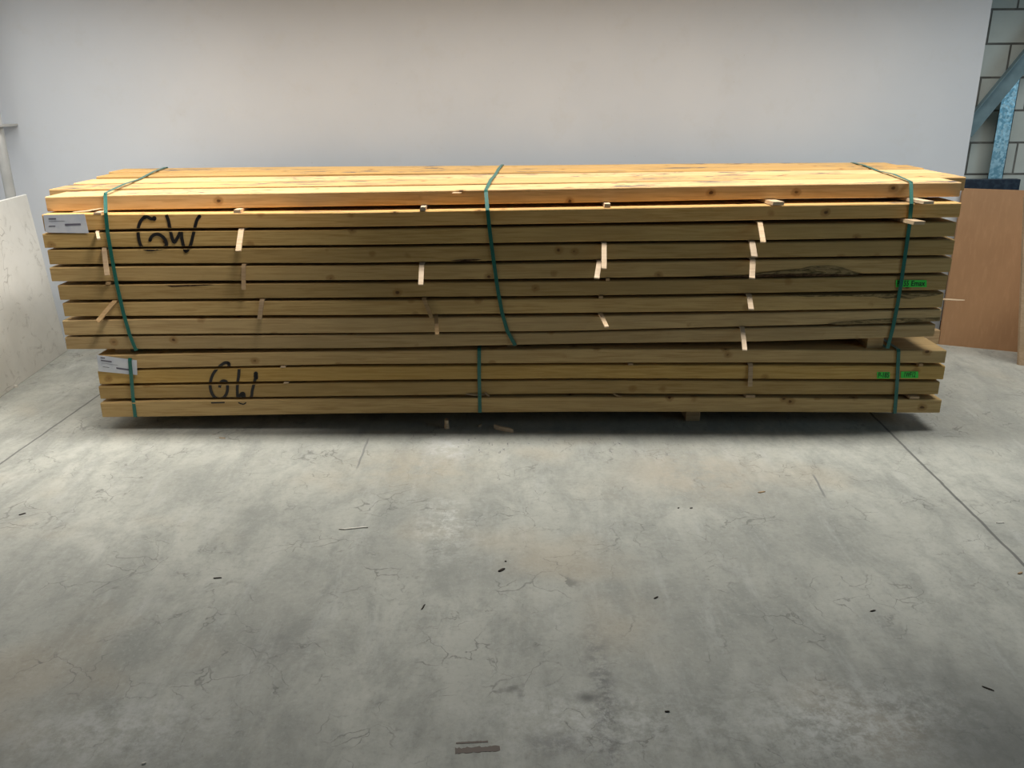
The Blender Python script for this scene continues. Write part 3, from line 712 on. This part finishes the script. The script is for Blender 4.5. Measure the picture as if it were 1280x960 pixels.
# top corner: the board leans a little to the left
def top_at(px, py, base, lean):
    best = None
    for i in range(4000):
        zz = 0.3 + i * 0.0005; nrm = Vector((dirv.y, -dirv.x, 0)); 
        if nrm.x > 0: nrm = -nrm
        q = base + nrm * lean * zz + Vector((0, 0, zz)); d = q - CAM; l = ROT.transposed() @ d
        y = 480 - l.y / l.z * -F_PX
        y = 480 + F_PX * l.y / l.z
        e = abs(y - py)
        if best is None or e < best[0]: best = (e, q, 640 - F_PX * l.x / l.z)
    return best
lean = 0.07
e, tq, tx = top_at(42, 243, b1, lean)
print('sheet top', tq, 'px', tx, 'b1', b1, 'b0', b0, 'XR', XR)
up = tq - b1
bm = bmesh.new(); thick = Vector((dirv.y, -dirv.x, 0)); thick = (-thick if thick.x > 0 else thick) * 0.02
prism(bm, [b1, b1 + up, b0 + up, b0], thick)
bmesh.ops.bevel(bm, geom=bm.edges[:], offset=0.002, segments=1, affect='EDGES')
tag(link('white_board', bm, M_SHEET, origin=b1), 'large stained off-white board leaning at the left beside the stack', 'board')

pc = on_y(13.5, 245, Y_WALL - 0.14); pr_ = 0.030
bm = bmesh.new(); bmesh.ops.create_cone(bm, cap_ends=True, segments=32, radius1=pr_, radius2=pr_, depth=2.0, matrix=Matrix.Translation((pc.x, pc.y, 1.0)))
pipe = bpy.data.objects.new('wall_pipe', None); C.objects.link(pipe); pipe.location = (pc.x, pc.y, 0)
tag(pipe, 'grey upright pipe in front of the white wall at far left', 'pipe')
link('pipe_tube', bm, M_PIPE, pipe, origin=(pc.x, pc.y, 0), smooth=True)
zc = on_y(3, 157, Y_WALL - 0.14).z
bm = bmesh.new(); bmesh.ops.create_cone(bm, cap_ends=True, segments=32, radius1=pr_ * 1.2, radius2=pr_ * 1.2, depth=3.4 - zc, matrix=Matrix.Translation((pc.x - 0.01, pc.y, zc + (3.4 - zc) / 2)))
link('pipe_sleeve', bm, M_PIPE, pipe, origin=(pc.x, pc.y, 0), smooth=True)
bm = bmesh.new(); box(bm, pc.x - 0.05, pc.x + 0.05, pc.y - 0.05, Y_WALL, zc - 0.006, zc + 0.006)
link('pipe_bracket', bm, M_PIPE, pipe, origin=(pc.x, pc.y, 0))

# ------------------------------------------------------------------ right: steelwork and boards
def flat(name, px_pts, y, thick, m, label=None, cat=None, parent=None):
    pts = [on_y(x, yy, y) for x, yy in px_pts]; bm = bmesh.new(); prism(bm, pts, Vector((0, thick, 0)))
    o = link(name, bm, m, parent, origin=None if parent is None else parent.location)
    if label: tag(o, label, cat)
    return o
YB = Y_BLOCK - 0.10
# upright galvanised strut
a = on_y(1268, 60, YB); b = on_y(1243.5, 226, YB); hw = 0.047
xm = (a.x + b.x) / 2 + 0.012
bm = bmesh.new(); zt, zb = on_y(1268, 98, YB).z, 0.0
for x0, x1, y0, y1 in ((xm - hw, xm + hw, YB, YB + 0.004), (xm + hw - 0.004, xm + hw, YB, YB + 0.05)):
    box(bm, x0, x1, y0, y1, zb, zt)
tag(link('steel_post', bm, M_GALV, origin=(xm, YB, 0)), 'shiny galvanised blue-grey steel post in front of the block wall', 'post')
# diagonal brace
yd = YB - 0.02
def diag(px_pts): return [on_y(x, yy, yd) for x, yy in px_pts]
A = on_y(1214, 157, yd); B = on_y(1280, 77, yd); d = (B - A).normalized(); A = A - d * 0.05; B = B + d * 0.9; nv = Vector((-d.z, 0, d.x))
bm = bmesh.new()
prism(bm, [A + nv * 0.052, B + nv * 0.052, B - nv * 0.052, A - nv * 0.052], Vector((0, 0.005, 0)))
prism(bm, [A + nv * 0.052, B + nv * 0.052, B + nv * 0.047, A + nv * 0.047], Vector((0, -0.035, 0)))
tag(link('steel_brace', bm, M_GREYST, origin=A), 'diagonal grey steel brace crossing the block wall at upper right', 'brace')
# dark horizontal rail
yr = 5.50
p0, p1 = on_y(1204, 224, yr), on_y(1275, 238, yr)
bm = bmesh.new(); box(bm, XR - 0.02, p1.x, Y_WALL - 0.015 + 0.15, Y_WALL + 0.17, p1.z - 0.02, p0.z + 0.0)
bm.free(); bm = bmesh.new()
yrr = Y_WALL + 0.0
q0, q1 = on_y(1205, 224.5, yrr), on_y(1273.5, 240, yrr)
box(bm, XR + 0.004, q1.x, yrr, yrr + 0.05, q1.z, q0.z); bmesh.ops.bevel(bm, geom=bm.edges[:], offset=0.003, segments=1, affect='EDGES')
tag(link('steel_rail', bm, M_NAVY, origin=(XR, yrr, q1.z)), 'dark blue steel rail just above the brown board', 'rail')
# brown board leaning, feet on the floor
fl, frr = on_floor(1173.5, 430.5), on_floor(1275, 440.5)
tl, tr = on_y(1204, 235.5, Y_WALL - 0.03), on_y(1300, 241.5, Y_WALL - 0.05)
ex = (frr - fl).normalized(); fr2 = fl + ex * 1.1
tl2 = tl; tr2 = tl + (ex * 1.1); tr2.z = tl.z
bm = bmesh.new(); prism(bm, [fl, fr2, tr2, tl2], Vector((0, 0.016, 0)))
tag(link('brown_board', bm, M_BROWN, origin=fl), 'brown hardboard panel leaning upright beside the right end of the stack', 'board')
# pale board edge at the frame's right side
g0 = on_floor(1273.5, 456.5); wv_ = 0.03
gx = g0 + ex * 0.9; gt = on_y(1281.5, 245, g0.y + 0.06)
bm = bmesh.new(); upv = Vector((gt.x - g0.x, gt.y - g0.y, gt.z))
prism(bm, [g0, gx, gx + upv, g0 + upv], Vector((0, 0.02, 0)))
tag(link('pale_board', bm, M_PALE, origin=g0), 'pale wooden board standing in front of the brown panel at the far right', 'board')
# pale timber piece standing behind the right end of the stack
k0 = on_floor(1166, 433); 
bm = bmesh.new(); y_k = 5.38
ka, kb = on_y(1163, 413, y_k), on_y(1172.5, 430, y_k)
box(bm, ka.x - 0.05, kb.x + 0.004, y_k, y_k + 0.05, 0.0, ka.z); bmesh.ops.bevel(bm, geom=bm.edges[:], offset=0.003, segments=1, affect='EDGES')
tag(link('timber_offcut', bm, M_BEAR, origin=(ka.x, y_k, 0)), 'yellowish timber offcut on the floor behind the right end of the lower bundle', 'offcut')

# ------------------------------------------------------------------ bits on the floor
def chip(px, py, lpx, wpx, ang, hgt, m, name, label, cat='debris', z0=0.0):
    P0 = on_floor(px, py); sc = (on_floor(px + 5, py) - on_floor(px - 5, py)).length / 10
    L, W = lpx * sc * 0.85, wpx * sc * 0.75; bm = bmesh.new(); rings = []
    for u in (-1, -0.6, 0, 0.55, 1):
        k = (1 - abs(u) ** 3) * 0.8 + 0.2; c = Vector((u * L / 2, 0.08 * L * math.sin(u * 2), 0))
        rings.append([c + Vector((0, -W / 2 * k, 0)), c + Vector((0, W / 2 * k, 0)), c + Vector((0, W / 3 * k, hgt)), c + Vector((0, -W / 3 * k, hgt))])
    loft(bm, rings); bmesh.ops.rotate(bm, verts=bm.verts, cent=(0, 0, 0), matrix=Matrix.Rotation(ang, 3, 'Z'))
    o = link(name, bm, m); o.location = (P0.x, P0.y, z0 + 0.0005); tag(o, label, cat); return o
chip(442, 661, 42, 3.6, -0.05, 0.004, M_CHIPL, 'thin_stick', 'thin white stick lying on the floor left of centre', 'stick')
chip(629.5, 538, 34, 8.5, -0.75, 0.018, M_LATH, 'lath_piece', 'short broken lath piece on the floor in front of the middle', 'offcut')
chip(558.5, 535, 10, 9, 1.5, 0.045, M_LATH, 'wood_chip', 'upright wood chip at the edge of the shade, left of the middle', 'wood chip')
chip(600, 533, 8, 5, 0.7, 0.01, M_LATH_D, 'wood_chip', 'small dark wood chip under the middle of the stack', 'wood chip')
chip(278, 548, 10, 2.5, -0.4, 0.004, M_LATH_D, 'wood_chip', 'tiny reddish chip in the shade at the left end of the stack', 'wood chip')
chip(627, 713, 12, 6, 0.5, 0.004, M_CHIP, 'dry_leaf', 'small dark leaf scrap at the centre of the floor', 'debris')
chip(632, 702, 3, 2, 0, 0.003, M_CHIP, 'dark_crumb', 'dark crumb just above the leaf scrap at the floor centre')
chip(820, 747.5, 8, 3, 0.4, 0.003, M_CHIP, 'dark_crumb', 'dark sliver on the floor right of centre, nearer the camera')
chip(848, 635.5, 3, 2, 0, 0.003, M_CHIP, 'dark_crumb', 'left of two dark dots on the floor below the stack')
chip(864, 635.5, 4, 3, 0, 0.003, M_CHIP, 'dark_crumb', 'right of two dark dots on the floor below the stack')
chip(952, 615.5, 12, 4, 0.1, 0.003, M_LATH_D, 'wood_chip', 'flat brown chip on the floor below the right bearer', 'wood chip')
chip(1091, 764, 9, 3, 0.1, 0.003, M_CHIP, 'dark_crumb', 'dark sliver on the right half of the floor')
chip(1275, 717, 9, 5, 0.2, 0.004, M_LATH_D, 'wood_chip', 'reddish chip at the right edge near the floor joint', 'wood chip')
chip(272, 723, 12, 2, -0.1, 0.003, M_CHIP, 'dark_crumb', 'thin dark sliver on the left half of the floor')
chip(1235, 861, 16, 4, -0.9, 0.002, M_CHIP, 'dark_crumb', 'dark curved scrap on the floor at lower right')
chip(834, 890, 7, 3, -0.2, 0.003, M_CHIP, 'dark_crumb', 'dark crumb near the bottom of the picture, right of centre')
chip(529, 759, 14, 3, 1.1, 0.002, M_CHIP, 'dark_crumb', 'dark scuffed sliver left of the floor centre')
chip(1186, 430.5, 5, 5, 0.2, 0.012, M_CHIPL, 'white_crumb', 'white crumb at the foot of the brown board')
chip(20, 484, 5, 5, 0.2, 0.012, M_CHIPL, 'white_crumb', 'white crumb at the foot of the leaning off-white board')
chip(180, 955, 6, 4, 0.2, 0.004, M_CHIPL, 'white_crumb', 'white crumb at the bottom edge of the floor, left')
chip(1250, 654, 12, 2.5, -0.2, 0.003, M_CHIPL, 'white_crumb', 'pale flake near the floor joint at the right edge')
chip(28, 643, 9, 3, 0.5, 0.003, M_CHIP, 'dark_crumb', 'dark fleck on the floor near the left edge')
M_SMEAR = mat('brown_smear', (0.17, 0.14, 0.12), 0.8)
for (px, py, l, w2, a_) in ((597, 937, 56, 9, 0.08), (590, 928, 40, 3, 0.06)):
    P0 = on_floor(px, py); sc = (on_floor(px + 5, py) - on_floor(px - 5, py)).length / 10; bm = bmesh.new(); n = 22; lo, hi = [], []
    for i in range(n + 1):
        u = i / n - .5; e1 = w2 * sc * (0.4 + 0.25 * random.random()); lo.append(Vector((u * l * sc, -e1, 0))); hi.append(Vector((u * l * sc, e1 * random.uniform(.7, 1.1), 0)))
    prism(bm, lo + hi[::-1], Vector((0, 0, 0.0006)))
    bmesh.ops.rotate(bm, verts=bm.verts, cent=(0, 0, 0), matrix=Matrix.Rotation(a_, 3, 'Z')); bmesh.ops.translate(bm, verts=bm.verts, vec=(P0.x, P0.y, 0.0002))
    o = link('floor_stain', bm, M_SMEAR, floor); o['label'] = 'brown smear on the concrete'
for o in list(C.objects):
    if o.get('category') in ('lath', 'splinter') and 'group' not in o: pass
